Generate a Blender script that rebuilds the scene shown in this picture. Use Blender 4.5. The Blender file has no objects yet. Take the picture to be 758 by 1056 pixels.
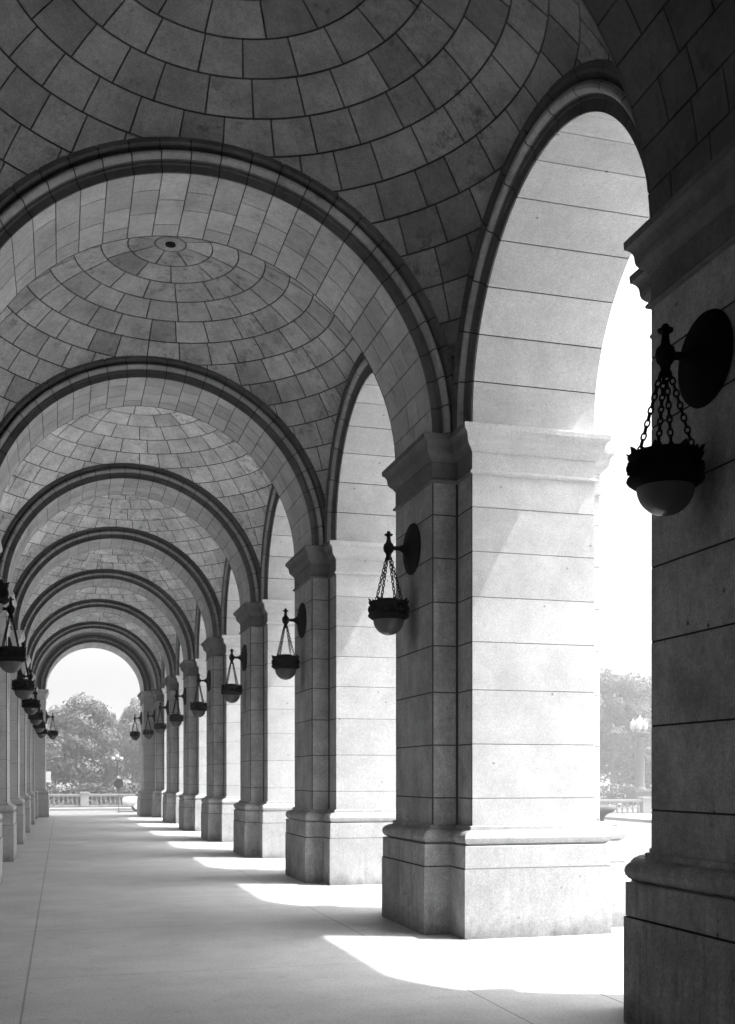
import bpy, bmesh, math, random
from mathutils import Vector, Matrix
PI = math.pi
R_ = math.radians
rnd = random.Random(7)
HAZE = .0036
C = bpy.context.scene.collection

# ------------------------------------------------------------------ helpers
class MB:
    """collects faces of ONE mesh object; every face keeps a material slot and a stone tone"""
    def __init__(s):
        s.v = []; s.f = []; s.m = []; s.t = []; s.s = []
    def quad(s, pts, m=0, t=1.0, sm=False):
        n = len(s.v); s.v += [tuple(p) for p in pts]
        s.f.append(tuple(range(n, n + len(pts)))); s.m.append(m); s.t.append(t); s.s.append(sm)
    def grid(s, rows, m=0, t=1.0, sm=True, wrap=False):
        n = len(s.v); w = len(rows[0])
        for r in rows: s.v += [tuple(p) for p in r]
        for i in range(len(rows) - 1):
            for j in range(w if wrap else w - 1):
                j2 = (j + 1) % w
                s.f.append((n + i*w + j, n + i*w + j2, n + (i+1)*w + j2, n + (i+1)*w + j))
                s.m.append(m); s.t.append(t); s.s.append(sm)
    def box(s, a, b, m=0, t=1.0):
        x0, y0, z0 = a; x1, y1, z1 = b
        p = [(x0,y0,z0),(x1,y0,z0),(x1,y1,z0),(x0,y1,z0),(x0,y0,z1),(x1,y0,z1),(x1,y1,z1),(x0,y1,z1)]
        for q in ((0,3,2,1),(4,5,6,7),(0,1,5,4),(1,2,6,5),(2,3,7,6),(3,0,4,7)):
            s.quad([p[i] for i in q], m, t)
    def tile(s, S, a0, a1, b0, b1, na, nb, depth, m=0, t=1.0):
        """a raised stone face over a darker backing: S(a, b, h) with h < 0 into the wall"""
        A = [a0 + (a1 - a0)*i/na for i in range(na + 1)]
        B = [b0 + (b1 - b0)*j/nb for j in range(nb + 1)]
        s.grid([[S(a, b, 0) for b in B] for a in A], m, t)
        edge = [(a, b0) for a in A] + [(a1, b) for b in B[1:]] + [(a, b1) for a in A[::-1][1:]] + [(a0, b) for b in B[::-1][1:]]
        s.grid([[S(a, b, 0) for a, b in edge], [S(a, b, -depth) for a, b in edge]], m, t*0.9, False)
    def lathe(s, prof, seg=24, m=0, t=1.0, c=(0,0,0), axis='z', sm=True):
        rows = []
        for r, h in prof:
            row = []
            for k in range(seg):
                a = 2*PI*k/seg
                p = (r*math.cos(a), r*math.sin(a), h)
                if axis == 'x': p = (h, r*math.cos(a), r*math.sin(a))
                row.append((p[0]+c[0], p[1]+c[1], p[2]+c[2]))
            rows.append(row)
        s.grid(rows, m, t, sm, True)
    def tube(s, pts, rads, seg=8, m=0, t=1.0):
        pts = [Vector(p) for p in pts]; rows = []
        up = Vector((0.31, 0.17, 0.93)).normalized()
        for i, p in enumerate(pts):
            d = (pts[min(i+1, len(pts)-1)] - pts[max(i-1, 0)]).normalized()
            x = d.cross(up)
            if x.length < .05: x = d.cross(Vector((1, 0, 0)))
            x.normalize(); y = d.cross(x)
            r = rads[i] if isinstance(rads, (list, tuple)) else rads
            rows.append([p + r*(x*math.cos(2*PI*k/seg) + y*math.sin(2*PI*k/seg)) for k in range(seg)])
        s.grid(rows, m, t, True, True)
        s.quad(rows[0], m, t); s.quad(rows[-1], m, t)
    def mesh(s, name, mats, clips=()):
        bm = bmesh.new(); lay = bm.faces.layers.float.new('tone')
        V = [bm.verts.new(p) for p in s.v]
        for f, m, t, sm in zip(s.f, s.m, s.t, s.s):
            try: F = bm.faces.new([V[i] for i in f])
            except ValueError: continue
            F.material_index = m; F[lay] = t; F.smooth = sm
        for co, no in clips:
            bmesh.ops.bisect_plane(bm, geom=bm.verts[:] + bm.edges[:] + bm.faces[:], plane_co=co, plane_no=no, clear_outer=True)
        me = bpy.data.meshes.new(name); bm.to_mesh(me); bm.free()
        for m in mats: me.materials.append(m)
        return me
    def build(s, name, mats, parent=None, clips=()):
        return put(s.mesh(name, mats, clips), name, parent)

def put(me, name, parent=None):
    o = bpy.data.objects.new(name, me); C.objects.link(o)
    if parent: o.parent = parent
    return o
def thing(name, label, cat, loc=(0,0,0), rz=0, group=None):
    o = bpy.data.objects.new(name, None); C.objects.link(o)
    o.location = loc; o.rotation_euler = (0, 0, rz); o.empty_display_size = .2
    return tag(o, label, cat, group)
def tag(o, label, cat, group=None, kind=None):
    if label: o['label'] = label
    if cat: o['category'] = cat
    if group: o['group'] = group
    if kind: o['kind'] = kind
    return o
def copy_tree(o, parent=None):
    c = o.copy(); C.objects.link(c)
    if parent: c.parent = parent
    for ch in [x for x in ALL() if x.parent == o]: copy_tree(ch, c)
    return c
def ALL(): return list(C.objects)
def dup(root, label, loc, rz=None, scale=None):
    kids = {}
    for x in ALL():
        if x.parent: kids.setdefault(x.parent.name, []).append(x)
    def go(o, par):
        c = o.copy(); C.objects.link(c)
        if par: c.parent = par
        for ch in kids.get(o.name, []): go(ch, c)
        return c
    c = go(root, None); c.location = loc; c['label'] = label
    if rz is not None: c.rotation_euler = (0, 0, rz)
    if scale is not None: c.scale = scale
    return c

# ------------------------------------------------------------------ materials (all neutral greys: the place is seen in black and white)
def newmat(name):
    m = bpy.data.materials.new(name); m.use_nodes = True
    nt = m.node_tree; nt.nodes.clear()
    out = nt.nodes.new('ShaderNodeOutputMaterial'); b = nt.nodes.new('ShaderNodeBsdfPrincipled')
    nt.links.new(b.outputs[0], out.inputs[0])
    return m, nt, b
class NT:
    def __init__(s, nt): s.nt = nt
    def n(s, typ, ins=(), **kw):
        nd = s.nt.nodes.new(typ)
        for k, v in kw.items(): setattr(nd, k, v)
        for i, v in (ins.items() if isinstance(ins, dict) else enumerate(ins)):
            if v is None: continue
            if hasattr(v, 'is_output'): s.nt.links.new(v, nd.inputs[i])
            else: nd.inputs[i].default_value = v
        return nd
    def math(s, op, a, b=None, c=None, clamp=False):
        nd = s.n('ShaderNodeMath', [a, b, c], operation=op); nd.use_clamp = clamp
        return nd.outputs[0]
    def noise(s, vec, scale, detail=4, rough=.6):
        return s.n('ShaderNodeTexNoise', {'Vector': vec, 'Scale': scale, 'Detail': detail, 'Roughness': rough}).outputs[0]
    def ramp(s, f, a, b, lo=0., hi=1.):
        nd = s.n('ShaderNodeMapRange', [f, a, b, lo, hi]); nd.clamp = True
        return nd.outputs[0]
    def grey(s, v):
        return s.n('ShaderNodeCombineColor', [v, v, v]).outputs[0]

def stone(name, base, speck=.10, mottle=.14, streak=.0, rough=.85, bump=.25, stain=0., spots=0., fine=62., dark_oval=False, wash=0.):
    m, nt, b = newmat(name); N = NT(nt)
    tc = N.n('ShaderNodeTexCoord'); oi = N.n('ShaderNodeObjectInfo')
    sh = N.math('MULTIPLY', oi.outputs['Random'], 37.)
    vec = N.n('ShaderNodeVectorMath', [tc.outputs['Object'], N.n('ShaderNodeCombineXYZ', [sh, sh, 0.]).outputs[0]], operation='ADD').outputs[0]
    tone = N.n('ShaderNodeAttribute', attribute_name='tone').outputs['Fac']
    v = N.math('MULTIPLY', tone, base)
    n1 = N.noise(vec, fine, 2, .7); v = N.math('MULTIPLY', v, N.ramp(n1, .25, .75, 1 - speck, 1 + speck))
    n2 = N.noise(vec, 2.3, 6, .65); v = N.math('MULTIPLY', v, N.ramp(n2, .3, .7, 1 - mottle, 1 + mottle*.6))
    n5 = N.noise(vec, 17., 4, .7); v = N.math('MULTIPLY', v, N.ramp(n5, .3, .7, 1 - mottle*.5, 1 + mottle*.4))
    if streak:
        sv = N.n('ShaderNodeMapping', {'Vector': vec, 'Scale': (4.2, 4.2, .55)}).outputs[0]
        n3 = N.n('ShaderNodeTexNoise', {'Vector': sv, 'Scale': 1.9, 'Detail': 7, 'Roughness': .72, 'Distortion': .7}).outputs[0]
        sep = N.n('ShaderNodeSeparateXYZ', [tc.outputs['Object']])
        low = N.ramp(sep.outputs[2], .0, 1.6, 1., .45)
        k = N.math('MULTIPLY', N.ramp(n3, .47, .72), N.math('MULTIPLY', low, streak))
        v = N.math('MULTIPLY', v, N.math('SUBTRACT', 1., k))
        # splashed dirt along the foot
        zz = N.math('ADD', sep.outputs[2], N.math('MULTIPLY', N.math('SUBTRACT', N.noise(vec, 4.5, 5, .7), .5), .5))
        v = N.math('MULTIPLY', v, N.ramp(zz, -.03, .2, .52, 1.))
    if stain:
        n4 = N.noise(vec, 6.5, 5, .75)
        n6 = N.noise(vec, .9, 3, .6)
        k = N.math('MULTIPLY', N.ramp(n4, .51, .66), N.math('MULTIPLY', N.ramp(n6, .43, .58), stain))
        v = N.math('MULTIPLY', v, N.math('SUBTRACT', 1., k))
    if spots:
        vo = N.n('ShaderNodeTexVoronoi', {'Vector': vec, 'Scale': 3.6}).outputs['Distance']
        k = N.ramp(vo, .04, .075, spots, 0.)
        v = N.math('MULTIPLY', v, N.math('SUBTRACT', 1., k))
    if dark_oval:   # soft dark oval below the lantern plate, on the narrow pilaster face
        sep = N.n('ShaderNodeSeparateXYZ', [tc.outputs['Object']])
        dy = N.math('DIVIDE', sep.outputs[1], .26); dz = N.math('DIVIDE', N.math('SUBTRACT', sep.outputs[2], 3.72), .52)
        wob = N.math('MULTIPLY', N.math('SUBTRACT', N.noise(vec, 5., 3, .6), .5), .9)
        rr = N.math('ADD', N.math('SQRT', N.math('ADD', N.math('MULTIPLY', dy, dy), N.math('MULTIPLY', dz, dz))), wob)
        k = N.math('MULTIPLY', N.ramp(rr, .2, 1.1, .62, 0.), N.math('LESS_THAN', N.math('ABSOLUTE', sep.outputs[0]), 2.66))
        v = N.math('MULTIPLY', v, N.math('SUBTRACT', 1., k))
    nt.links.new(N.grey(v), b.inputs['Base Color'])
    b.inputs['Roughness'].default_value = rough
    b.inputs['Specular IOR Level'].default_value = .25
    bh = N.math('ADD', N.math('MULTIPLY', n1, .35), N.math('MULTIPLY', n5, .8))
    bp = N.n('ShaderNodeBump', {'Strength': bump, 'Distance': .006, 'Height': bh})
    nt.links.new(bp.outputs[0], b.inputs['Normal'])
    return m
def plain(name, v, rough=.6, metal=0., spec=.4):
    m, nt, b = newmat(name); N = NT(nt)
    tc = N.n('ShaderNodeTexCoord')
    n = N.noise(tc.outputs['Object'], 14., 5, .65)
    c = N.math('MULTIPLY', N.ramp(n, .3, .7, .75, 1.2), v)
    nt.links.new(N.grey(c), b.inputs['Base Color'])
    b.inputs['Roughness'].default_value = rough; b.inputs['Metallic'].default_value = metal
    b.inputs['Specular IOR Level'].default_value = spec
    return m

M = {}
M['granite'] = stone('pale_granite', .51, .24, .16, .0, spots=.6, dark_oval=True)
M['plinth'] = stone('plinth_granite', .45, .24, .18, .26, spots=.3)
M['dark_face'] = stone('dark_granite', .34, .32, .38, .5, spots=.75, dark_oval=True)  # darker granite for the walk-side faces of the outer piers
M['dark_face_plinth'] = stone('dark_plinth_granite', .31, .34, .4, .6, spots=.75)
M['black_cap'] = stone('dark_cap_granite', .135, .2, .34, .3)  # walk-side capital faces, with shade put into the colour
M['ring'] = stone('dark_arch_stone', .10, .16, .3, stain=.4)  # dark stone of the archivolts; on the near soffits it paints shade
M['joint'] = plain('pale_joint', .20, .95, spec=.1)
M['mortar'] = plain('joint_mortar', .022, .95, spec=.1)
M['tile'] = stone('vault_tile', .42, .28, .36, stain=.62, fine=55., bump=.4)
M['arch'] = stone('arch_stone', .45, .24, .26, stain=.25)
M['bronze'] = plain('dark_bronze', .004, .75, .0, .03)
M['trunk'] = plain('bark', .09, .9, spec=.1)
M['metal'] = plain('painted_metal', .03, .5)
M['white'] = plain('white_paint', .45, .5)
M['rubber'] = plain('tyre_rubber', .02, .8)
M['window'] = plain('car_window', .03, .12, spec=.6)
M['car'] = plain('car_paint', .6, .25, spec=.6)
M['weathered'] = stone('weathered_stone', .11, .08, .2, .3)
M['outstone'] = stone('outdoor_stone', .28, .08, .12, .2)

m, nt, b = newmat('milk_glass'); N = NT(nt)
b.inputs['Base Color'].default_value = (.11, .11, .11, 1); b.inputs['Roughness'].default_value = .22
tl = N.n('ShaderNodeBsdfTranslucent', [(.11, .11, .11, 1)])
mx = N.n('ShaderNodeMixShader', [.35, b.outputs[0], tl.outputs[0]])
nt.links.new(mx.outputs[0], [n for n in nt.nodes if n.type == 'OUTPUT_MATERIAL'][0].inputs[0])
M['glass'] = m

def leafmat(name, v):
    m, nt, b = newmat(name); N = NT(nt)
    tone = N.n('ShaderNodeAttribute', attribute_name='tone').outputs['Fac']
    oi = N.n('ShaderNodeObjectInfo').outputs['Random']
    c = N.grey(N.math('MULTIPLY', N.math('MULTIPLY', tone, v), N.ramp(oi, 0., 1., .85, 1.15)))
    nt.links.new(c, b.inputs['Base Color']); b.inputs['Roughness'].default_value = .55
    tl = N.n('ShaderNodeBsdfTranslucent', [c])
    mx = N.n('ShaderNodeMixShader', [.35, b.outputs[0], tl.outputs[0]])
    nt.links.new(mx.outputs[0], [n for n in nt.nodes if n.type == 'OUTPUT_MATERIAL'][0].inputs[0])
    return m
M['leaf'] = leafmat('leaves', .09)
M['leaf_pale'] = leafmat('pale_leaves', .12)

# ------------------------------------------------------------------ measured layout (metres; camera at x = 0, y = 0)
XC, Y0, L, TP = 1.517, 5.688, 6.30, 1.42
W = TP/2; MH = W + .477              # half widths of pilaster and of main block along the walk
UN, US, UO, UE = 2.62, 2.933, 4.443, 4.76
ZC = 5.743
def pier_y(k): return Y0 + k*L + W
K0, K1 = -2, 7                       # piers and transverse arches K0..K1, bays K0..K1-1

# ---- floor, pavement, ground
def floor_material():
    m, nt, b = newmat('paving'); N = NT(nt)
    tc = N.n('ShaderNodeTexCoord'); P = tc.outputs['Object']
    sep = N.n('ShaderNodeSeparateXYZ', [P]); x, y = sep.outputs[0], sep.outputs[1]
    n0 = N.noise(P, 62., 2, .7); n1 = N.noise(P, 34., 4, .7); n2 = N.noise(P, 1.1, 6, .65); n3 = N.noise(P, 5.5, 5, .7)
    v = N.math('MULTIPLY', N.ramp(n2, .3, .7, .80, 1.10), .48)
    v = N.math('MULTIPLY', v, N.ramp(n1, .3, .7, .80, 1.14))
    v = N.math('MULTIPLY', v, N.ramp(n0, .3, .7, .78, 1.18))
    v = N.math('MULTIPLY', v, N.ramp(n3, .55, .72, 1., .80))
    # worn middle of the walk is a shade darker than the borders
    u = N.math('SUBTRACT', x, XC)
    wig = N.math('MULTIPLY', N.math('SUBTRACT', N.noise(P, 3., 3, .6), .5), .006)
    def line(c, pos, w, d):
        k = N.ramp(N.math('ABSOLUTE', N.math('ADD', N.math('SUBTRACT', c, pos), wig)), w*.4, w, d, 0.)
        return N.math('SUBTRACT', 1., k)
    for pos in (-1.80, 1.80): v = N.math('MULTIPLY', v, line(u, pos, .012, .5))
    v = N.math('MULTIPLY', v, line(u, 2.80, .012, .7)); v = N.math('MULTIPLY', v, line(u, -2.80, .011, .45))
    fr = N.math('MULTIPLY', N.math('SUBTRACT', N.math('FRACT', N.math('DIVIDE', N.math('SUBTRACT', y, Y0 - .2), L/2)), .5), L/2)
    v = N.math('MULTIPLY', v, line(fr, 0., .011, .42))
    # small spots of gum and oil
    vo = N.n('ShaderNodeTexVoronoi', {'Vector': P, 'Scale': 1.3}).outputs['Distance']
    v = N.math('MULTIPLY', v, N.math('SUBTRACT', 1., N.ramp(vo, .018, .035, .45, 0.)))
    nt.links.new(N.grey(v), b.inputs['Base Color'])
    b.inputs['Roughness'].default_value = .62; b.inputs['Specular IOR Level'].default_value = .3
    bp = N.n('ShaderNodeBump', {'Strength': .25, 'Distance': .004, 'Height': N.math('ADD', n1, N.math('MULTIPLY', n0, .4))})
    nt.links.new(bp.outputs[0], b.inputs['Normal'])
    return m
f = MB(); f.box((XC - 6, -9.5, -.3), (XC + 6.4, 55.6, 0), 0)
o = f.build('floor', [floor_material()]); o['kind'] = 'structure'
f = MB(); f.box((XC + 6.4, -40, -.4), (XC + 9.6, 57.5, -.13), 0); f.box((-30, 55.6, -.4), (XC + 6.4, 58.8, -.135), 0)
o = f.build('pavement', [stone('pavement_concrete', .46, .08, .12)]); o['kind'] = 'structure'
f = MB(); f.box((XC + 9.6, -120, -.5), (XC + 24, 62, -.26), 0); f.box((-80, 58.8, -.5), (XC + 9.6, 69.5, -.262), 0)
o = f.build('road', [stone('old_asphalt', .15, .10, .12)]); o['kind'] = 'structure'
f = MB(); f.box((XC + 24, 20, -.5), (60, 51.5, -.12), 0); f.box((-60, 69.5, -.5), (60, 74.5, -.12), 0)
o = f.build('plaza', [stone('plaza_paving', .28, .08, .12)]); o['kind'] = 'structure'
f = MB(); f.quad([(-300, -300, -.45), (300, -300, -.45), (300, 300, -.45), (-300, 300, -.45)])
o = f.build('ground', [stone('ground_earth', .20, .10, .15)]); o['kind'] = 'structure'
f = MB(); f.box((-80, 74.5, -.5), (120, 240, -.10), 0); f.box((60, 0, -.5), (160, 74.5, -.10), 0)
o = f.build('lawn', [stone('lawn_turf', .10, .25, .25, fine=60.)]); o['kind'] = 'structure'

# ---- piers
def offset_poly(P, d):
    out = []; n = len(P)
    for i in range(n):
        a, b_, c = Vector(P[i-1]), Vector(P[i]), Vector(P[(i+1) % n])
        e1 = (b_ - a).normalized(); e2 = (c - b_).normalized()
        n1 = Vector((e1.y, -e1.x)); n2 = Vector((e2.y, -e2.x))
        q = n1 if n1.dot(n2) > .99 else n1 + n2
        out.append((b_.x + d*q.x, b_.y + d*q.y))
    return out
def stack(mb, plan, prof, m=0, top=False, bottom=False, sm=False, mirror=1):
    """prof: (z, offset, tone, material) levels; the plan grows or shrinks by the offset at every level"""
    loops = [[(mirror*p[0], p[1], z) for p in offset_poly(plan, d)] for z, d, t, mm in prof]
    for i in range(len(prof) - 1):
        A, B = loops[i], loops[i+1]; n = len(A)
        for j in range(n):
            k = (j + 1) % n
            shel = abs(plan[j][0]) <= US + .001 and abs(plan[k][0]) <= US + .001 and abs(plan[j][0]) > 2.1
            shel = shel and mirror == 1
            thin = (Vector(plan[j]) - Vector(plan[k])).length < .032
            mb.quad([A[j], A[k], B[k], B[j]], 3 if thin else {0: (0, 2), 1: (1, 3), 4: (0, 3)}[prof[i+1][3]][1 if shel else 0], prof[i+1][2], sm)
    if top: mb.quad(loops[-1], prof[-1][3], prof[-1][2])
    if bottom: mb.quad(loops[0], prof[0][3], prof[0][2])
JOINTS = [1.56, 2.17, 2.78, 3.32, 3.825, 4.335, 4.835]
TORUS = [(1.036, .085), (1.05, .105), (1.062, .122), (1.085, .136), (1.115, .142), (1.145, .136), (1.17, .118), (1.19, .088), (1.2, .055), (1.203, .05), (1.205, .034), (1.245, .034), (1.252, .022)]
CAP = [(5.205, 0), (5.212, .028), (5.225, .034), (5.24, .03), (5.252, .012), (5.264, .004), (5.455, .004), (5.458, .018), (5.472, .022), (5.49, .034), (5.515, .062), (5.54, .08),
       (5.57, .088), (5.60, .09), (5.625, .096), (5.65, .11), (5.668, .13), (5.676, .143), (5.73, .146), (5.738, .14)]
def joint_prof(z0, z1, joints, off, seed):
    r = random.Random(seed); p = [(z0, off, 1, 0)]; t = r.uniform(.93, 1.05)
    for j in joints:
        p += [(j - .007, off, t, 0), (j - .004, off - .004, t, 4), (j + .004, off - .004, .8, 1), (j + .007, off, .8, 4)]
        t = r.uniform(.92, 1.06)
    p.append((z1, off, t, 0)); return p
PLAN = [(UN,-W),(US,-W),(US,-MH),(UO,-MH),(UO,-W),(UE,-W),(UE,W),(UO,W),(UO,MH),(US,MH),(US,W),(UN,W)]
def pier_meshes(plan, tagname, mirror):
    base = [(u + .13 if u > UO + .1 and len(plan) > 8 else u, v) for u, v in plan]
    a = MB()
    stack(a, base, [(0, .145, 1, 0), (.772, .145, .98, 0), (.778, .139, .9, 1), (.782, .125, .8, 1), (.786, .135, .8, 1), (1.028, .135, 1.04, 0), (1.034, .13, 1, 0)], top=True, mirror=mirror)
    b_ = MB(); stack(b_, base, [(z, d, 1.0, 0) for z, d in TORUS], top=True, mirror=mirror)
    def quirks(P):      # dark lines down pilaster arrises; re-entrant ones mix dirt with painted corner shade
        if len(P) < 8: return P
        q = .022
        return [(UN,-W),(UN + q*.8,-W),(US - q,-W),(US,-W),(US,-W - q),(US,-MH + q*1.3),(US,-MH)] + P[3:9] + [(US,MH - q*1.3),(US,W + q),(US,W),(US - q,W),(UN + q*.8,W),(UN,W)]
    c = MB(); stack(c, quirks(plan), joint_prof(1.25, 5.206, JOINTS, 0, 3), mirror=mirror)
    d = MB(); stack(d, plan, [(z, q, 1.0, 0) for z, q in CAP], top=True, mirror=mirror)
    return [(n, mb.mesh(n, ms)) for n, mb, ms in (('plinth', a, [M['plinth'], M['joint'], M['dark_face_plinth'], M['mortar']]), ('base_moulding', b_, [M['plinth'], M['joint'], M['dark_face_plinth'], M['mortar']]),
            ('shaft', c, [M['granite'], M['joint'], M['dark_face'], M['mortar']]), ('capital', d, [M['granite'], M['joint'], M['black_cap'], M['mortar']]))]
OUTER = pier_meshes(PLAN, 'outer', 1); INNER = pier_meshes(PLAN, 'inner', -1)
ORD = ['zeroth', 'first', 'second', 'third', 'fourth', 'fifth', 'sixth', 'seventh', 'eighth']
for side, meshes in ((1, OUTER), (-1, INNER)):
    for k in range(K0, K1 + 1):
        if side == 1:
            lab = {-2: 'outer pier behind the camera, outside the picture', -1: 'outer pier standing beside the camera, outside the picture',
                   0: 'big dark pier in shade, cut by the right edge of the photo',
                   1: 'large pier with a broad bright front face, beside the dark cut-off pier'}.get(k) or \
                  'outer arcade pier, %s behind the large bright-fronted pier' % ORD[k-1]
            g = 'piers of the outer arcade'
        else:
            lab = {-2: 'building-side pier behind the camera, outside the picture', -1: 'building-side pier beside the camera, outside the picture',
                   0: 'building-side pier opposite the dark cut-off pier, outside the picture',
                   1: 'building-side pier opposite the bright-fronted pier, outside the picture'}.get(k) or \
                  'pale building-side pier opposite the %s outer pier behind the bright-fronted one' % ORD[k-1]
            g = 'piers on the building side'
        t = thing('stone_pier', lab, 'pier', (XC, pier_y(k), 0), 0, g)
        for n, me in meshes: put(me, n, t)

# ---- arches
def arc_path(R, zc, z0):
    """path over an arch standing on z0 with its centre at zc; s runs by length, gives (offset, height, nx, nz)"""
    st = zc - z0; tot = 2*st + PI*R
    def P(s, r):
        if s < st: return (r, z0 + s)
        if s > tot - st: return (-r, z0 + tot - s)
        a = (s - st)/R
        return (r*math.cos(a), zc + r*math.sin(a))
    return P, tot
def arch_parts(R, zc, z0, depth0, depth1, n, profile0, profile1, place, cross, seed, sub=4):
    """soffit stones over a dark backing, and a moulded archivolt per face; place(off, depth, z) gives the point"""
    r = random.Random(seed); P, tot = arc_path(R, zc, z0); ds = tot/n
    sof = MB(); gap = .006
    def S(s, d, h):
        x, z = P(s, R - h); return place(x, d, z)
    for i in range(n):
        cuts = [depth0, depth1]
        for c in cross(i, r): cuts.insert(-1, c)
        cuts.sort()
        for a, b_ in zip(cuts, cuts[1:]):
            sof.tile(S, i*ds + gap, (i+1)*ds - gap, a + gap, b_ - gap, sub, 1, .015, 0, r.uniform(.86, 1.1))
    # backing body (closed ring section)
    body = [(R + .014, depth0 + .01), (R + .014, depth1 - .01), (R + .62, depth1 - .01), (R + .62, depth0 + .01), (R + .014, depth0 + .01)]
    ss = [tot*i/(n*sub) for i in range(n*sub + 1)]
    sof.grid([[place(P(s, q)[0], d, P(s, q)[1]) for q, d in body] for s in ss], 1, .8, False)
    out = [sof]
    for prof in (profile0, profile1):
        if not prof: out.append(None); continue
        mb = MB()
        for i in range(n):
            t = r.uniform(.88, 1.08)
            sA, sB = i*ds + .007, (i+1)*ds - .007
            rows = [[place(P(s, q)[0], d, P(s, q)[1]) for q, d in prof] for s in [sA + (sB - sA)*j/sub for j in range(sub + 1)]]
            cols = list(zip(*rows))
            for q_ in range(len(prof) - 1): mb.grid([cols[q_], cols[q_+1]], 0, t*(3. if 5 <= q_ <= 9 else 1.), 5 <= q_ <= 9)  # bead faces toned lighter as a painted highlight
        cq = sum(q for q, d in prof)/len(prof); cd = prof[0][1]
        back = [(q + (.012 if j == 0 else -.012 if j == len(prof)-1 else 0), d - math.copysign(.014, d - (depth0+depth1)/2)) for j, (q, d) in enumerate(prof)]
        mb.grid([[place(P(s, q)[0], d, P(s, q)[1]) for q, d in back] for s in ss], 1, .8, False)
        out.append(mb)
    return out
def profile(R, face, sgn, width, proj):
    pts = [(0, 0), (0, .012), (.075, .012), (.08, .03), (.10, .03), (.104, .05), (.112, .072), (.127, .09), (.145, .097), (.163, .09), (.178, .072), (.184, .052), (.196, .046), (.205, .058),
           (.216, .08), (.232, .096), (.236, .1), (.29, .1), (.29, -.16)]
    return [(R + a/.29*width, face + sgn*(b_/.1*proj if b_ > 0 else b_)) for a, b_ in pts]
# transverse arches across the walk
def place_t(x, d, z): return (x, d, z)
def cross_t(i, r): return [-.34 + r.uniform(-.07, .07), .16 + r.uniform(-.08, .08)] if i % 2 else [-.08 + r.uniform(-.1, .1), .40 + r.uniform(-.06, .06)]
so, fr, bk = arch_parts(UN, ZC, ZC, -W, W, 27, profile(UN, -W, -1, .305, .17), profile(UN, W, 1, .305, .17), place_t, cross_t, 5)
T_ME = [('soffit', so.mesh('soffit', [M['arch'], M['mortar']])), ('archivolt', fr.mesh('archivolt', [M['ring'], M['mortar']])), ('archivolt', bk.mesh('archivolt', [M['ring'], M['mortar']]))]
T_SHADE = T_ME[0][1].copy(); T_SHADE.materials[0] = M['ring']  # near soffits in darker stone: light falloff put into the colour
for k in range(K0, K1 + 1):
    lab = {-2: 'moulded stone arch across the walk behind the camera, outside the picture', -1: 'moulded stone arch across the walk directly above the camera, outside the picture',
           0: 'moulded stone arch across the walk before the first visible vault, outside the picture',
           1: 'widest moulded stone arch across the walk, dark edged, springing from the bright-fronted pier',
           7: 'moulded stone arch across the walk set right against the smaller end arch'}.get(k) or \
        'moulded stone arch across the walk, %s behind the widest dark-edged one' % ORD[k-1]
    t = thing('cross_arch', lab, 'arch', (XC, pier_y(k), 0), 0, 'arches across the walk')
    for n, me in T_ME:
        o = put(T_SHADE if k < 1 and n == 'soffit' else me, n, t)
# side arches between the piers, with the wall above them
RS, ZS = L/2 - MH, ZC + .10
def side_arch_meshes(mirror, seed):
    def place(x, d, z): return (mirror*d, x, z)
    u1 = UO if mirror == 1 else UO
    so, fr, bk = arch_parts(RS, ZS, ZC, US, u1, 13, profile(RS, US, -1, .37, .12), None, place, lambda i, r: [], seed, 5)
    w = MB(); P, tot = arc_path(RS, ZS, ZC)
    ss = [tot*i/48 for i in range(49)]
    ztop = 10.9
    for uu in (US + .004, UO + .001):
        inner = [P(s, RS + .016) for s in ss]
        for i in range(48):
            a, b_ = inner[i], inner[i+1]
            w.quad([(mirror*uu, a[0], a[1]), (mirror*uu, b_[0], b_[1]), (mirror*uu, b_[0], ztop), (mirror*uu, a[0], ztop)], 0, 1)
        for sg in (-1, 1):
            w.quad([(mirror*uu, sg*(RS + .016), ZC), (mirror*uu, sg*L/2, ZC), (mirror*uu, sg*L/2, ztop), (mirror*uu, sg*(RS + .016), ztop)], 0, 1)
    w.quad([(mirror*(US), -L/2, ztop), (mirror*UO, -L/2, ztop), (mirror*UO, L/2, ztop), (mirror*US, L/2, ztop)], 0, 1)
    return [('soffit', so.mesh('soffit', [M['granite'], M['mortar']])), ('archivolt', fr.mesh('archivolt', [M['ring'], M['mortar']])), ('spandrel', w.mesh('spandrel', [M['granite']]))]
S_ME = {1: side_arch_meshes(1, 11), -1: side_arch_meshes(-1, 12)}
def bay_y(k): return pier_y(k) + L/2
for side in (1, -1):
    for k in range(K0, K1):
        if side == 1:
            lab = {-2: 'open side arch behind the camera, outside the picture', -1: 'open side arch beside the camera, outside the picture',
                   0: 'tall open side arch between the dark pier and the bright-fronted pier'}.get(k) or \
                  'open side arch just beyond the %s' % ('bright-fronted pier' if k == 1 else '%s pier behind the bright-fronted one' % ORD[k-1])
            g = 'side arches of the outer arcade'
        else:
            lab = {-2: 'blind side arch on the building side behind the camera, outside the picture', -1: 'blind side arch on the building side beside the camera, outside the picture',
                   0: 'blind side arch on the building side next to the camera, outside the picture'}.get(k) or \
                  'blind side arch facing the open arch beyond the %s' % ('bright-fronted pier' if k == 1 else '%s pier behind the bright-fronted' % ORD[k-1])
            g = 'blind arches on the building side'
        t = thing('side_arch', lab, 'arch', (XC, bay_y(k), 0), 0, g)
        for n, me in S_ME[side]: put(me, n, t)

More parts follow.
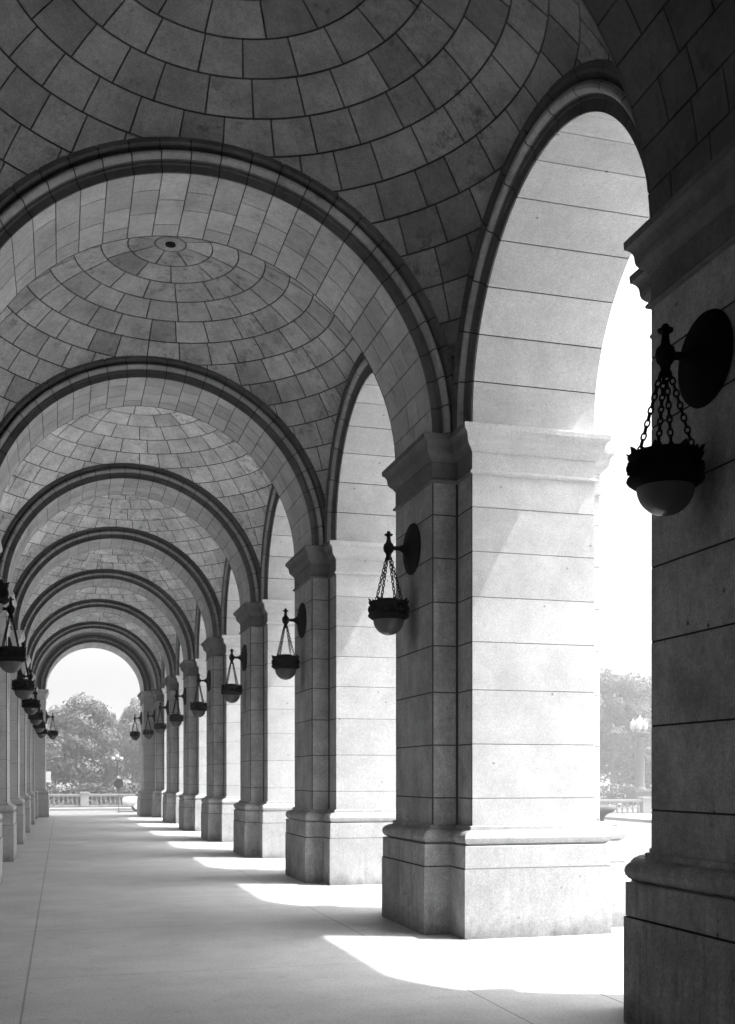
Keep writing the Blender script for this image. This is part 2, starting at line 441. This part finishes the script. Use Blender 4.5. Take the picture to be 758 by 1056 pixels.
# ---- tiled sail vaults
RV, ZV = 3.73, 5.70
def vault_mesh(seed, worn, bay_light):
    r = random.Random(seed); mb = MB()
    def S(th, ph, h):
        q = RV - h
        return (q*math.sin(ph)*math.cos(th), q*math.sin(ph)*math.sin(th), ZV + q*math.cos(ph))
    edges = [.06, .22, .60, .98, 1.38]
    while edges[-1] < RV*PI/2 - .2: edges.append(edges[-1] + .395 + r.uniform(-.012, .012))
    edges[-1] = RV*PI/2
    for i in range(len(edges) - 1):
        a, b_ = edges[i], edges[i+1]; mid = RV*math.sin((a + b_)/2/RV)
        n = 1 if i == 0 else 8 if i == 1 else max(10, round(2*PI*mid/.475))
        ph0 = r.uniform(0, 2*PI); g = .0095
        cuts = [ph0 + 2*PI*(j + (r.uniform(-.10, .10) if n > 9 else 0))/n for j in range(n)]; cuts.append(cuts[0] + 2*PI)
        for j in range(n):
            gr = g/max(mid, .12) if n > 1 else 0
            x = r.random()
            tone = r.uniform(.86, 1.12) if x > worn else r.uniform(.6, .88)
            mb.tile(S, cuts[j] + gr, cuts[j+1] - gr, (a + g)/RV, (b_ - g)/RV, 24 if n == 1 else 4, 3, .016, 0, tone*bay_light)
    mb.grid([[S(2*PI*j/72, (.0 + i*RV*PI/2/24)/RV, -.014) for j in range(73)] for i in range(25)], 1, .8)
    mb.lathe([(.075, ZV + RV - .02), (.07, ZV + RV + .0), (.055, ZV + RV - .0), (.05, ZV + RV + .1), (.001, ZV + RV + .1)], 16, 1, .5)
    hy = L/2 - W + .012
    return mb.mesh('shell', [M['tile'], M['mortar']], clips=[((US + .012, 0, 0), (1, 0, 0)), ((-US - .012, 0, 0), (-1, 0, 0)), ((0, hy, 0), (0, 1, 0)), ((0, -hy, 0), (0, -1, 0)), ((0, 0, ZV - .05), (0, 0, -1))])
V_ME = [vault_mesh(s, q, w_) for s, q, w_ in ((21, .05, .95), (22, .05, 1.65), (23, .03, 1.7), (24, .34, .52))]  # near vault toned darker, far ones lighter: light falloff painted into the tiles
for k in range(K0, K1):
    lab = {-2: 'tiled sail vault behind the camera, outside the picture', -1: 'tiled sail vault above the camera, outside the picture', 0: 'largest tiled sail vault, darkest and at the top, before the widest arch',
           1: 'tiled sail vault with its round centre visible, behind the widest arch'}.get(k) or 'tiled sail vault, %s behind the one with the visible round centre' % ORD[k-1]
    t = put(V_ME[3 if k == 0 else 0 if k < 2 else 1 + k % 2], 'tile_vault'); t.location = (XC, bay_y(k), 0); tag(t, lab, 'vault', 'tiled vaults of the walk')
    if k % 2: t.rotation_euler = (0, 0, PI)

# ---- building wall behind the blind arches, roof, and unseen walls added to darken the near end
w = MB()
def wallS(y, z, h): return (XC - US - .62 + h, y, z)
r = random.Random(9)
zs = [0, 1.03] + JOINTS + [5.3, 5.8, 6.3, 6.8, 7.3, 7.9]
for i in range(len(zs) - 1):
    y = -9 + (i % 2)*.6
    while y < 54:
        w.tile(wallS, y + .005, min(y + 1.2, 54) - .005, zs[i] + .005, zs[i+1] - .005, 1, 1, .012, 0, r.uniform(.93, 1.06)); y += 1.2
w.box((XC - US - 1.6, -9, 0), (XC - US - .63, 54, 11), 1)
o = w.build('building_wall', [M['granite'], M['mortar']]); tag(o, 'coursed granite wall of the building behind the blind arches', 'wall')
w = MB(); w.box((XC - UO - .3, -8.8, 10.0), (XC + UE + .2, 54.2, 10.8)); w.box((XC + UE + .2, -8.8, 9.9), (XC + UE + .75, 54.2, 11.0))
w.box((XC - 14, -14, 10.85), (XC - UO - .3, 54.2, 11.2))
o = w.build('roof', [M['granite']]); o['kind'] = 'structure'
w = MB(); w.box((XC - UO - .3, -8.9, 0), (XC + UE, -7.9, 11), 0)
o = w.build('added_end_wall', [M['ring']]); tag(o, 'added dark granite wall closing the walk behind the camera, outside the picture', 'wall')  # added out of view; its dark stone keeps bounce light down
CLOSE_NEAR = True
if CLOSE_NEAR:
    w = MB(); w.box((XC + US + .5, pier_y(-1) + MH - .05, 0), (XC + US + 1.3, pier_y(0) - MH + .05, 9.0), 0)
    o = w.build('added_infill_wall', [M['granite']]); tag(o, 'added granite wall blocking light at the side arch beside the camera, outside the picture', 'wall')  # unseen wall added to keep light out of the near bay

# ---- end of the walk: thick wall with a smaller arch
RE = 2.17; YE0, YE1 = Y0 + K1*L + TP, Y0 + K1*L + TP + 2.3
ym = (YE0 + YE1)/2; hd = (YE1 - YE0)/2
def end_half(mirror):
    plan = [(RE, -hd), (4.95, -hd), (4.95, hd), (RE, hd)]
    return pier_meshes(plan, 'end', mirror)
for mirror, lab in ((1, 'end pier on the outer side, right of the far opening onto the trees'), (-1, 'end pier on the building side, left of the far opening onto the trees')):
    t = thing('end_pier', lab, 'pier', (XC, ym, 0), 0, 'end piers of the walk')
    for n, me in end_half(mirror): put(me, n, t)
t = thing('end_arch', 'small moulded arch closing the far end, framing sky and trees', 'arch', (XC, ym, 0))
so, fr, bk = arch_parts(RE, ZC, ZC, -hd, hd, 23, profile(RE, -hd, -1, .34, .07), profile(RE, hd, 1, .34, .07), place_t, lambda i, r: [-.4, .4] if i % 2 else [0.], 31)
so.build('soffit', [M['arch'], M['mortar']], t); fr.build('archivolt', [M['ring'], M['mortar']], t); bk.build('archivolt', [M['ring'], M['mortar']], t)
w = MB(); P, tot = arc_path(RE, ZC, ZC); ss = [tot*i/48 for i in range(49)]
for d in (-hd + .004, hd - .004):
    for i in range(48):
        a, b_ = P(ss[i], RE + .016), P(ss[i+1], RE + .016)
        w.quad([(a[0], d, a[1]), (b_[0], d, b_[1]), (b_[0], d, 10.9), (a[0], d, 10.9)])
    for sg in (-1, 1): w.quad([(sg*(RE + .016), d, ZC), (sg*4.95, d, ZC), (sg*4.95, d, 10.9), (sg*(RE + .016), d, 10.9)])
w.build('spandrel', [M['granite']], t)

# ---- bronze lanterns on the pilasters (local +x points away from the wall)
def lantern_meshes():
    XL = .31
    p = MB(); p.lathe([(.001, 0), (.30, 0), (.312, .012), (.305, .03), (.27, .036), (.262, .05), (.20, .056), (.19, .07), (.11, .078), (.075, .1), (.05, .13), (.04, .15)], 40, axis='x')
    a = MB(); a.tube([(.05, 0, 0), (.12, 0, 0), (.15, 0, 0), (.17, 0, 0), (.26, 0, 0)], [.034, .028, .04, .028, .026], 10)
    a.lathe([(.001, -.15), (.03, -.145), (.042, -.12), (.03, -.1), (.036, -.07), (.058, -.045), (.066, 0), (.058, .04), (.036, .06), (.03, .075)], 16, c=(XL, 0, 0))
    fi = MB(); fi.lathe([(.03, .07), (.024, .12), (.026, .14), (.05, .15), (.052, .165), (.022, .172), (.024, .19), (.014, .2), (.001, .203)], 14, c=(XL, 0, 0))
    def chain(ang):
        mb = MB(); A = Vector((XL + .03*math.cos(ang), .03*math.sin(ang), -.12)); B = Vector((XL + .185*math.cos(ang), .185*math.sin(ang), -.665))
        d = (B - A); n = 13; ln = d.length/n; d.normalize()
        s1 = d.cross(Vector((-math.sin(ang), math.cos(ang), 0))).normalized(); s2 = d.cross(s1)
        for i in range(n):
            c = A + d*ln*(i + .5); sx = s1 if i % 2 else s2; ring = []
            ny = d.cross(sx)
            rows = []
            for q in range(10):
                g = 2*PI*q/10; cc = c + d*(ln*.62)*math.cos(g) + sx*.0165*math.sin(g)
                rad = (d*math.cos(g) + sx*math.sin(g)).normalized()
                rows.append([cc + .0068*(rad*math.cos(2*PI*w_/5) + ny*math.sin(2*PI*w_/5)) for w_ in range(5)])
            rows.append(rows[0]); mb.grid(rows, 0, 1, True, True)
        return mb
    rg = MB(); rg.lathe([(.20, -.66), (.232, -.655), (.245, -.665), (.236, -.685), (.226, -.70), (.225, -.79), (.238, -.80), (.248, -.812), (.252, -.828), (.242, -.842), (.215, -.862), (.19, -.876), (.17, -.876), (.17, -.7), (.20, -.66)], 40, c=(XL, 0, 0))
    rg.lathe([(.19, -.675), (.17, -.645), (.12, -.622), (.06, -.612), (.001, -.61)], 28, c=(XL, 0, 0))
    for k in range(8):     # cast rosettes on the band
        g = 2*PI*(k + .5)/8; c = Vector((XL + .232*math.cos(g), .232*math.sin(g), -.745)); n_ = Vector((math.cos(g), math.sin(g), 0)); t_ = Vector((-math.sin(g), math.cos(g), 0))
        rows = []
        for rr, hh in ((.045, -.006), (.043, .012), (.03, .008), (.018, .02), (.001, .022)):
            rows.append([c + n_*hh + rr*(t_*math.cos(2*PI*q/10) + Vector((0,0,1))*math.sin(2*PI*q/10)) for q in range(10)])
        rg.grid(rows, 0, 1, True, True)
    cr = MB()
    for k in range(16):    # leaf cresting round the rim
        g = 2*PI*k/16; big = k % 2 == 0; hgt = .048 if big else .026; wd = .034 if big else .024
        n_ = Vector((math.cos(g), math.sin(g), 0)); t_ = Vector((-math.sin(g), math.cos(g), 0)); c = Vector((XL, 0, -.672)) + n_*.232
        sil = [(-1, 0, 0), (-.9, .35, .004), (-.5, .7, .012), (0, 1, .026), (.5, .7, .012), (.9, .35, .004), (1, 0, 0)]
        o_ = [c + t_*a*wd + Vector((0,0,1))*z*hgt + n_*q for a, z, q in sil]; i_ = [p_ - n_*.014 for p_ in o_]
        cr.quad(o_); cr.quad(i_[::-1]); cr.grid([o_, i_], 0, 1, False)
    bw = MB(); bw.lathe([(.187, -.84)] + [(.187*math.cos(a), -.872 - .187*math.sin(a)) for a in [PI/2*i/12 for i in range(12)]] + [(.02, -1.058), (.001, -1.059)], 36, c=(XL, 0, 0))
    kn = MB(); kn.lathe([(.018, -1.055), (.022, -1.064), (.012, -1.074), (.001, -1.078)], 12, c=(XL, 0, 0))
    mk = lambda mb, n, mt='bronze': mb.mesh(n, [M[mt]])
    return dict(plate=mk(p, 'back_plate'), arm=mk(a, 'arm'), finial=mk(fi, 'finial'), chains=[mk(chain(PI/4 + PI/2*i), 'chain') for i in range(4)], ring=mk(rg, 'ring'), crest=mk(cr, 'crest'), bowl=mk(bw, 'glass_bowl', 'glass'), knob=mk(kn, 'bowl_knob'))
LM = lantern_meshes(); LZ = 4.576
def make_lantern(label, group, loc, rz):
    t = thing('wall_lantern', label, 'lantern', loc, rz, group)
    put(LM['plate'], 'back_plate', t); a = put(LM['arm'], 'arm', t); put(LM['finial'], 'finial', a)
    for c in LM['chains']: put(c, 'chain', t)
    rg = put(LM['ring'], 'ring', t); put(LM['crest'], 'crest', rg)
    bo = put(LM['bowl'], 'glass_bowl', t)
    return t
for side in (1, -1):
    for k in range(K0, K1 + 1):
        if side == 1:
            if k < 0: continue
            lab = {0: 'big bronze chain lantern on the dark pier at the right edge', 1: 'bronze chain lantern hanging on the large bright-fronted pier'}.get(k) or \
                'bronze chain lantern on the %s outer pier behind the bright-fronted one' % ORD[k-1]
        else:
            if k < 1: continue
            lab = 'building-side bronze lantern opposite the %s' % ('bright-fronted pier, outside the picture' if k == 1 else '%s outer pier behind the bright-fronted one' % ORD[k-1])
        make_lantern(lab, 'lanterns of the outer arcade' if side == 1 else 'lanterns on the building side', (XC + side*(UN - .001), pier_y(k), LZ), PI if side == 1 else 0)
for side in (1, -1):
    make_lantern('bronze lantern of the far end arch, on its %s' % ('outer pier against the trees' if side == 1 else 'building-side pier against the trees'), 'lanterns of the end arch', (XC + side*(RE - .001), ym + .2, LZ), PI if side == 1 else 0)

# ------------------------------------------------------------------ outside
def img(x, d):
    """ground point seen at picture column x (of 758), d metres along the view axis; used to set out what stands beyond the walk"""
    q = (x - 379)/1129.2*d
    return (.27*d + .963*q, .963*d - .27*q)
# balustrades
BAL = [(.001, 0), (.07, 0), (.07, .04), (.05, .05), (.045, .08), (.075, .16), (.078, .2), (.06, .28), (.035, .38), (.032, .44), (.05, .46), (.05, .5), (.065, .51), (.065, .54), (.001, .54)]
bal_me = MB(); bal_me.lathe(BAL, 10); bal_me = bal_me.mesh('baluster', [M['outstone']])
def balustrade(label, x0, x1, y, z, rz=0, bays=4):
    t = thing('stone_balustrade', label, 'balustrade', (x0, y, z), rz, 'stone balustrades of the plaza')
    ln = x1 - x0
    q = MB(); q.box((0, -.17, 0), (ln, .17, .16)); q.box((0, -.2, 0), (ln, .2, .07)); q.build('plinth', [M['outstone']], t)
    q = MB(); q.box((0, -.14, .70), (ln, .14, .78)); q.box((0, -.17, .78), (ln, .17, .86)); q.build('rail', [M['outstone']], t)
    pw = .5
    for i in range(bays + 1):
        cx = min(max(ln*i/bays, pw/2), ln - pw/2)
        q = MB(); q.box((cx - pw/2, -.22, .0), (cx + pw/2, .22, .9)); q.box((cx - pw/2 - .05, -.27, .9), (cx + pw/2 + .05, .27, .99)); q.build('pedestal', [M['outstone']], t)
    n = 0
    for i in range(bays):
        a = ln*i/bays + .45; b_ = ln*(i+1)/bays - .45; m_ = max(2, int((b_ - a)/.27)); 
        for j in range(m_ + 1):
            if n >= 100: break
            o = put(bal_me, 'baluster', t); o.location = (a + (b_ - a)*j/m_, 0, .16); n += 1
balustrade('pale stone balustrade beyond the far end arch, in front of the big tree', -6.0, 5.2, 71.4, -.12, 0, 3)
balustrade('pale stone balustrade outside the tall side arch, below the column lamp', 24.5, 36.5, 53.4, -.26, R_(-4), 4)

def tree_mesh(seed, H, Rr, trunk_h, n_cl, n_leaf, leafs, squash=1., column=False):
    r = random.Random(seed)
    tr = MB()
    tr.tube([(0, 0, -.3), (.02, .03, trunk_h*.3), (-.05, .02, trunk_h), (.05, -.05, H*.62), (0, .05, H*.86)], [H*.034, H*.023, H*.02, H*.011, .02], 9)
    cl = []
    for i in range(n_cl):
        while True:
            x, y, z = r.uniform(-1, 1), r.uniform(-1, 1), r.uniform(-1, 1)
            if .25 < x*x + y*y + z*z < 1: break
        hh = (z + 1)/2
        wid = (1 - .45*hh) if not column else (1 - .6*hh)
        cl.append((Vector((x*Rr*wid, y*Rr*wid, trunk_h + (H - trunk_h)*(hh*.93 + .05))), r.uniform(.2, .36)*Rr*(1.15 if not column else .9)))
    for c, q in cl[::2]:
        b0 = Vector((0, 0, min(c.z*.6 + trunk_h*.3, H*.75))); mid = b0.lerp(c, .5) + Vector((0, 0, -.1*Rr))
        tr.tube([b0, mid, c], [H*.011, H*.007, .015], 5)
    cr = MB()
    for c, q in cl:
        ct = r.uniform(.7, 1.35)
        for i in range(n_leaf):
            d = Vector((r.gauss(0, 1), r.gauss(0, 1), r.gauss(0, .75)*squash))
            d = d.normalized()*q*(r.random()**.22)
            p = c + d
            nrm = (d.normalized()*1.5 + Vector((r.uniform(-1, 1), r.uniform(-1, 1), r.uniform(-.5, 1.0)))*.6).normalized()
            a = nrm.orthogonal().normalized(); a.rotate(Matrix.Rotation(r.uniform(0, 6.3), 3, nrm)); b_ = nrm.cross(a)
            s_ = leafs*r.uniform(.6, 1.4)
            cr.quad([p - a*s_, p - b_*s_*.55 + nrm*s_*.1, p + a*s_, p + b_*s_*.55 + nrm*s_*.1], 0, ct*r.uniform(.75, 1.25))
    return tr.mesh('trunk', [M['trunk']]), cr
TK = {}
for kind, args, mt in (('broad', (41, 8.4, 3.9, 1.0, 36, 440, .15), 'leaf'), ('round', (42, 8.8, 3.5, .9, 36, 430, .15), 'leaf'), ('slim', (43, 11.5, 1.7, .8, 90, 170, .14), 'leaf_pale')):
    a, c = tree_mesh(*args, column=(kind == 'slim')); TK[kind] = (a, c.mesh('crown', [M[mt]]))
def tree(kind, label, x, d, s=1., rz=0.):
    px, py = img(x, d)
    t = thing('garden_tree', label, 'tree', (px, py, -.1), rz, 'trees round the plaza'); t.scale = (s, s, s)
    put(TK[kind][0], 'trunk', t); put(TK[kind][1], 'crown', t)
tree('broad', 'big spreading tree framed by the far end arch', 87, 84, .97, .4)
tree('round', 'round tree beside the outer end pier, behind the round sign', 137, 98, .95, 2.)
tree('slim', 'tall slim pale tree rising over the street lamp in the far opening', 116, 128, .86, 1.)
tree('slim', 'pale slim tree touching the outer end pier in the far opening', 141, 120, .96, 3.)
tree('round', 'low round tree beside the building-side end pier in the far opening', 56, 104, .85, 4.)
tree('round', 'leafy tree in the tall side arch, left of the column lamp', 632, 82, 1.12, .9)
tree('broad', 'leafy tree in the tall side arch, behind the column lamp', 668, 96, 1.25, 2.6)
tree('round', 'leafy tree outside hidden behind the bright-fronted pier', 590, 84, 1.05, 5.)
tree('broad', 'leafy tree outside hidden behind the dark cut-off pier', 705, 84, 1.05, 3.6)
tree('broad', 'leafy tree outside farther along behind the dark cut-off pier', 745, 98, 1.1, 1.6)
tree('round', 'leafy tree beyond the outer end pier, hidden by the arcade', 172, 96, 1., 1.2)
tree('broad', 'leafy tree beyond the building-side end pier, hidden by it', 22, 100, 1., 2.2)
# low hedge behind the balustrades
def hedge(label, x0, y0, x1, y1, h, n):
    r = random.Random(int(x0*7 + 5)); mb = MB()
    for i in range(n):
        f_ = r.random(); p = Vector((x0 + (x1 - x0)*f_, y0 + (y1 - y0)*f_, 0)) + Vector((r.gauss(0, .35), r.gauss(0, .35), 0))
        p.z = -.1 + h*(r.random()**.7)*(.85 + .15*math.sin(f_*37))
        nrm = Vector((r.uniform(-1, 1), r.uniform(-1, 1), r.uniform(-.2, 1))).normalized(); a = nrm.orthogonal().normalized(); a.rotate(Matrix.Rotation(r.uniform(0, 6.3), 3, nrm)); b_ = nrm.cross(a); s_ = r.uniform(.07, .15)
        mb.quad([p - a*s_, p - b_*s_*.6, p + a*s_, p + b_*s_*.6], 0, r.uniform(.7, 1.3))
    tag(mb.build('clipped_hedge', [M['leaf_pale']]), label, 'hedge')
hedge('low clipped hedge under the big tree behind the far balustrade', -8, 78, 10, 79, 1.5, 9000)
hedge('low clipped hedge under the trees outside the tall side arch', 30, 66, 52, 56, 1.5, 9000)
# street lamp, sign and car in the far opening
px, py = img(121, 76); t = thing('street_lamp', 'old street lamp with pale globes in front of the big tree', 'lamp post', (px, py, -.12))
q = MB(); q.lathe([(.001, 0), (.2, 0), (.2, .12), (.14, .2), (.12, .5), (.075, .6), (.06, 2.9), (.09, 2.95), (.06, 3.02), (.05, 3.2)], 14); q.build('post', [M['metal']], t)
q = MB(); q.tube([(-.28, 0, 3.0), (0, 0, 3.12), (.28, 0, 3.0)], .03, 6); q.lathe([(.001, 3.0), (.16, 3.02), (.18, 3.14), (.1, 3.2)], 12); q.build('cross_arm', [M['metal']], t)
for dx, dz in ((0, 3.36), (-.28, 3.2), (.28, 3.2)):
    q = MB(); q.lathe([(.13*math.sin(a) + .001, -.13*math.cos(a)) for a in [PI*i/10 for i in range(11)]], 16, c=(dx, 0, dz)); q.build('globe', [M['white']], t)
px, py = img(122.5, 64); t = thing('round_sign', 'grey round sign disc on a thin pole beyond the far end arch', 'sign', (px, py, -.26), R_(-14))
q = MB(); q.tube([(0, 0, 0), (0, 0, 2.02)], .022, 8); q.lathe([(.001, 0), (.1, 0), (.1, .02), (.03, .04)], 12); q.build('pole', [M['metal']], t)
q = MB()
rows = [[(rr*math.cos(2*PI*k/32), yy, 1.68 + rr*math.sin(2*PI*k/32)) for k in range(32)] for rr, yy in ((.001, -.035), (.26, -.035), (.28, -.03), (.28, -.024), (.001, -.024))]
q.grid(rows, 0, 1, False, True); q.build('disc', [M['metal']], t)
q = MB(); q.box((-.09, -.03, 1.98), (.09, -.012, 2.14)); q.build('plate', [M['white']], t)
px, py = img(49, 66); t = thing('notice_board', 'small white board on a post beside the building-side end pier', 'sign', (px, py, -.26))
q = MB(); q.tube([(0, 0, 0), (0, 0, 2.2)], .03, 8); q.build('post', [M['metal']], t)
q = MB(); q.box((-.2, -.05, 1.75), (.2, -.02, 2.4)); q.build('board', [M['white']], t)
# parked car, long side to the walk, mostly behind the end pier
px, py = img(126, 66); t = thing('parked_car', 'pale old saloon car parked beyond the end arch, half hidden by the outer pier', 'car', (px, py, -.26), R_(-3))
LN, WD = 4.5, 1.72
def section(x, z0, z1, hw, cr_=.12):
    return [(x, -hw, z0), (x, -hw - .02, (z0 + z1)/2), (x, -hw + cr_*.4, z1 - cr_*.2), (x, -hw + cr_, z1), (x, hw - cr_, z1), (x, hw - cr_*.4, z1 - cr_*.2), (x, hw + .02, (z0 + z1)/2), (x, hw, z0)]
q = MB(); q.grid([section(x, z0, z1, hw) for x, z0, z1, hw in ((0, .45, .72, .70), (.08, .32, .84, .80), (.5, .27, .90, .85), (1.2, .25, .94, .86), (2.4, .25, .95, .86), (3.2, .25, .94, .86), (4.0, .28, .88, .84), (4.42, .32, .80, .79), (4.5, .45, .7, .70))], 0, 1, True, True)
q.quad(section(0, .45, .72, .70)); q.quad(section(4.5, .45, .7, .70)); bd = q.build('body', [M['car']], t)
q = MB(); q.grid([section(x, z0, z1, hw, .1) for x, z0, z1, hw in ((.75, .90, .93, .76), (1.25, .92, 1.36, .66), (1.6, .93, 1.43, .64), (2.6, .93, 1.43, .64), (2.95, .93, 1.36, .66), (3.45, .9, .93, .76))], 0, 1, True, True); q.build('cabin', [M['window']], t)
q = MB(); q.box((1.3, -.62, 1.40), (2.9, .62, 1.46)); q.build('roof', [M['car']], t)
for x in (.85, 3.6):
    for sg in (-1, 1):
        q = MB(); rows = []
        for rr, yy in ((.001, .11), (.2, .11), (.22, .09), (.31, .1), (.325, .06), (.325, -.06), (.31, -.1), (.001, -.1)):
            rows.append([(x + rr*math.cos(2*PI*k/24), sg*(.76 + yy), .325 + rr*math.sin(2*PI*k/24)) for k in range(24)])
        q.grid(rows, 0, 1, False, True); wh = q.build('wheel', [M['rubber']], t)
        q = MB(); q.grid([[(x + rr*math.cos(2*PI*k/20), sg*(.76 + yy), .325 + rr*math.sin(2*PI*k/20)) for k in range(20)] for rr, yy in ((.001, .125), (.1, .12), (.19, .113))], 0, 1, True, True); q.build('hubcap', [M['car']], wh)
q = MB(); q.box((-.06, -.75, .4), (.02, .75, .52)); q.build('bumper', [M['metal']], t)
q = MB(); q.box((4.48, -.75, .4), (4.56, .75, .52)); q.build('bumper', [M['metal']], t)
# planter outside the tall side arch
px, py = img(610, 41.6)
t = thing('stone_planter', 'wide stone planter bowl outside, half hidden by the bright-fronted pier', 'planter', (px, py, -.12))
q = MB(); q.lathe([(.001, 0), (.95, 0), (.95, .1), (.6, .12), (.5, .18)], 32); q.build('foot', [M['weathered']], t)
q = MB(); q.lathe([(.5, .18), (.46, .3), (.5, .42), (.66, .55), (.84, .62), (.92, .7), (.92, .8), (.86, .86), (.78, .86), (.7, .74), (.001, .7)], 36); q.build('bowl', [M['weathered']], t)
# column lamp
px, py = img(660, 68)
t = thing('column_lamp', 'stout stone column carrying a cluster of white lanterns, outside the tall side arch', 'lamp column', (px, py, .12)); t.scale = (.83, .83, .83)
q = MB(); q.box((-.75, -.75, 0), (.75, .75, .9)); q.box((-.85, -.85, .9), (.85, .85, 1.02)); q.build('pedestal', [M['weathered']], t)
q = MB(); q.lathe([(.5, 1.02), (.5, 1.12), (.42, 1.2), (.36, 1.26), (.345, 1.4), (.31, 4.9), (.36, 4.94), (.33, 5.0)], 24); q.build('shaft', [M['weathered']], t)
q = MB(); q.lathe([(.33, 5.0), (.45, 5.15), (.68, 5.22), (.72, 5.3), (.72, 5.38), (.001, 5.4)], 24); q.build('capital', [M['weathered']], t)
for k in range(5):
    g = 2*PI*k/5 + .3; dx, dy, dz = (.5*math.cos(g), .5*math.sin(g), 0) if k < 4 else (0, 0, .25)
    q = MB(); q.lathe([(.06, 5.4 + dz), (.08, 5.5 + dz), (.2, 5.62 + dz), (.26, 5.9 + dz), (.22, 6.1 + dz), (.08, 6.25 + dz), (.03, 6.4 + dz), (.001, 6.42 + dz)], 8, c=(dx, dy, 0), sm=False); q.build('lantern', [M['white']], t)

# ---- summer haze
m = bpy.data.materials.new('haze_air'); m.use_nodes = True; nt = m.node_tree; nt.nodes.clear(); N = NT(nt)
pv = N.n('ShaderNodeVolumePrincipled'); pv.inputs['Color'].default_value = (.95, .95, .95, 1); pv.inputs['Density'].default_value = HAZE; pv.inputs['Anisotropy'].default_value = .2
nt.links.new(pv.outputs[0], N.n('ShaderNodeOutputMaterial').inputs['Volume'])
q = MB(); q.box((-305, -305, -1.5), (305, 305, 16)); o = q.build('haze', [m]); o['kind'] = 'stuff'
# ------------------------------------------------------------------ light, sky, camera
sd = Vector((1, -.39, 2.37)).normalized()
el = math.asin(sd.z); az = math.atan2(sd.x, sd.y)
wd = bpy.data.worlds.new('World'); bpy.context.scene.world = wd; wd.use_nodes = True
nt = wd.node_tree; nt.nodes.clear(); N = NT(nt)
sky = N.n('ShaderNodeTexSky', sky_type='NISHITA'); sky.sun_disc = False; sky.sun_elevation = el; sky.sun_rotation = az
sky.dust_density = 8.; sky.air_density = 2.
bw = N.n('ShaderNodeRGBToBW', [sky.outputs[0]])
bg = N.n('ShaderNodeBackground', [bw.outputs[0], .15])
nt.links.new(bg.outputs[0], N.n('ShaderNodeOutputWorld').inputs[0])
sl = bpy.data.lights.new('sun', 'SUN'); sl.energy = 2.0; sl.angle = R_(.53); sl.color = (1, 1, 1)
so_ = bpy.data.objects.new('sun', sl); C.objects.link(so_); so_.rotation_euler = sd.to_track_quat('Z', 'Y').to_euler(); so_.location = (40, -20, 60)

cam = bpy.data.cameras.new('camera'); co = bpy.data.objects.new('camera', cam); C.objects.link(co)
cam.sensor_fit = 'VERTICAL'; cam.sensor_height = 36.; cam.lens = 36.*1129.2/1056
cam.shift_y = (801.4 - 528)/1056.; cam.clip_start = .05; cam.clip_end = 3000
co.location = (0, 0, 1.8); co.rotation_euler = (PI/2, 0, -R_(15.663))
sc = bpy.context.scene; sc.camera = co
sc.view_settings.view_transform = 'Standard'; sc.view_settings.look = 'None'; sc.view_settings.gamma = 1; sc.view_settings.use_curve_mapping = False
sc.view_settings.exposure = 2.02
cy = sc.cycles; cy.max_bounces = 10; cy.diffuse_bounces = 8; cy.glossy_bounces = 3; cy.transmission_bounces = 4
cy.use_denoising = True; cy.caustics_reflective = False; cy.caustics_refractive = False
try:
    cy.denoiser = 'OPENIMAGEDENOISE'; cy.denoising_input_passes = 'RGB_ALBEDO_NORMAL'; cy.denoising_prefilter = 'ACCURATE'
except Exception: pass
cy.sample_clamp_indirect = 8.
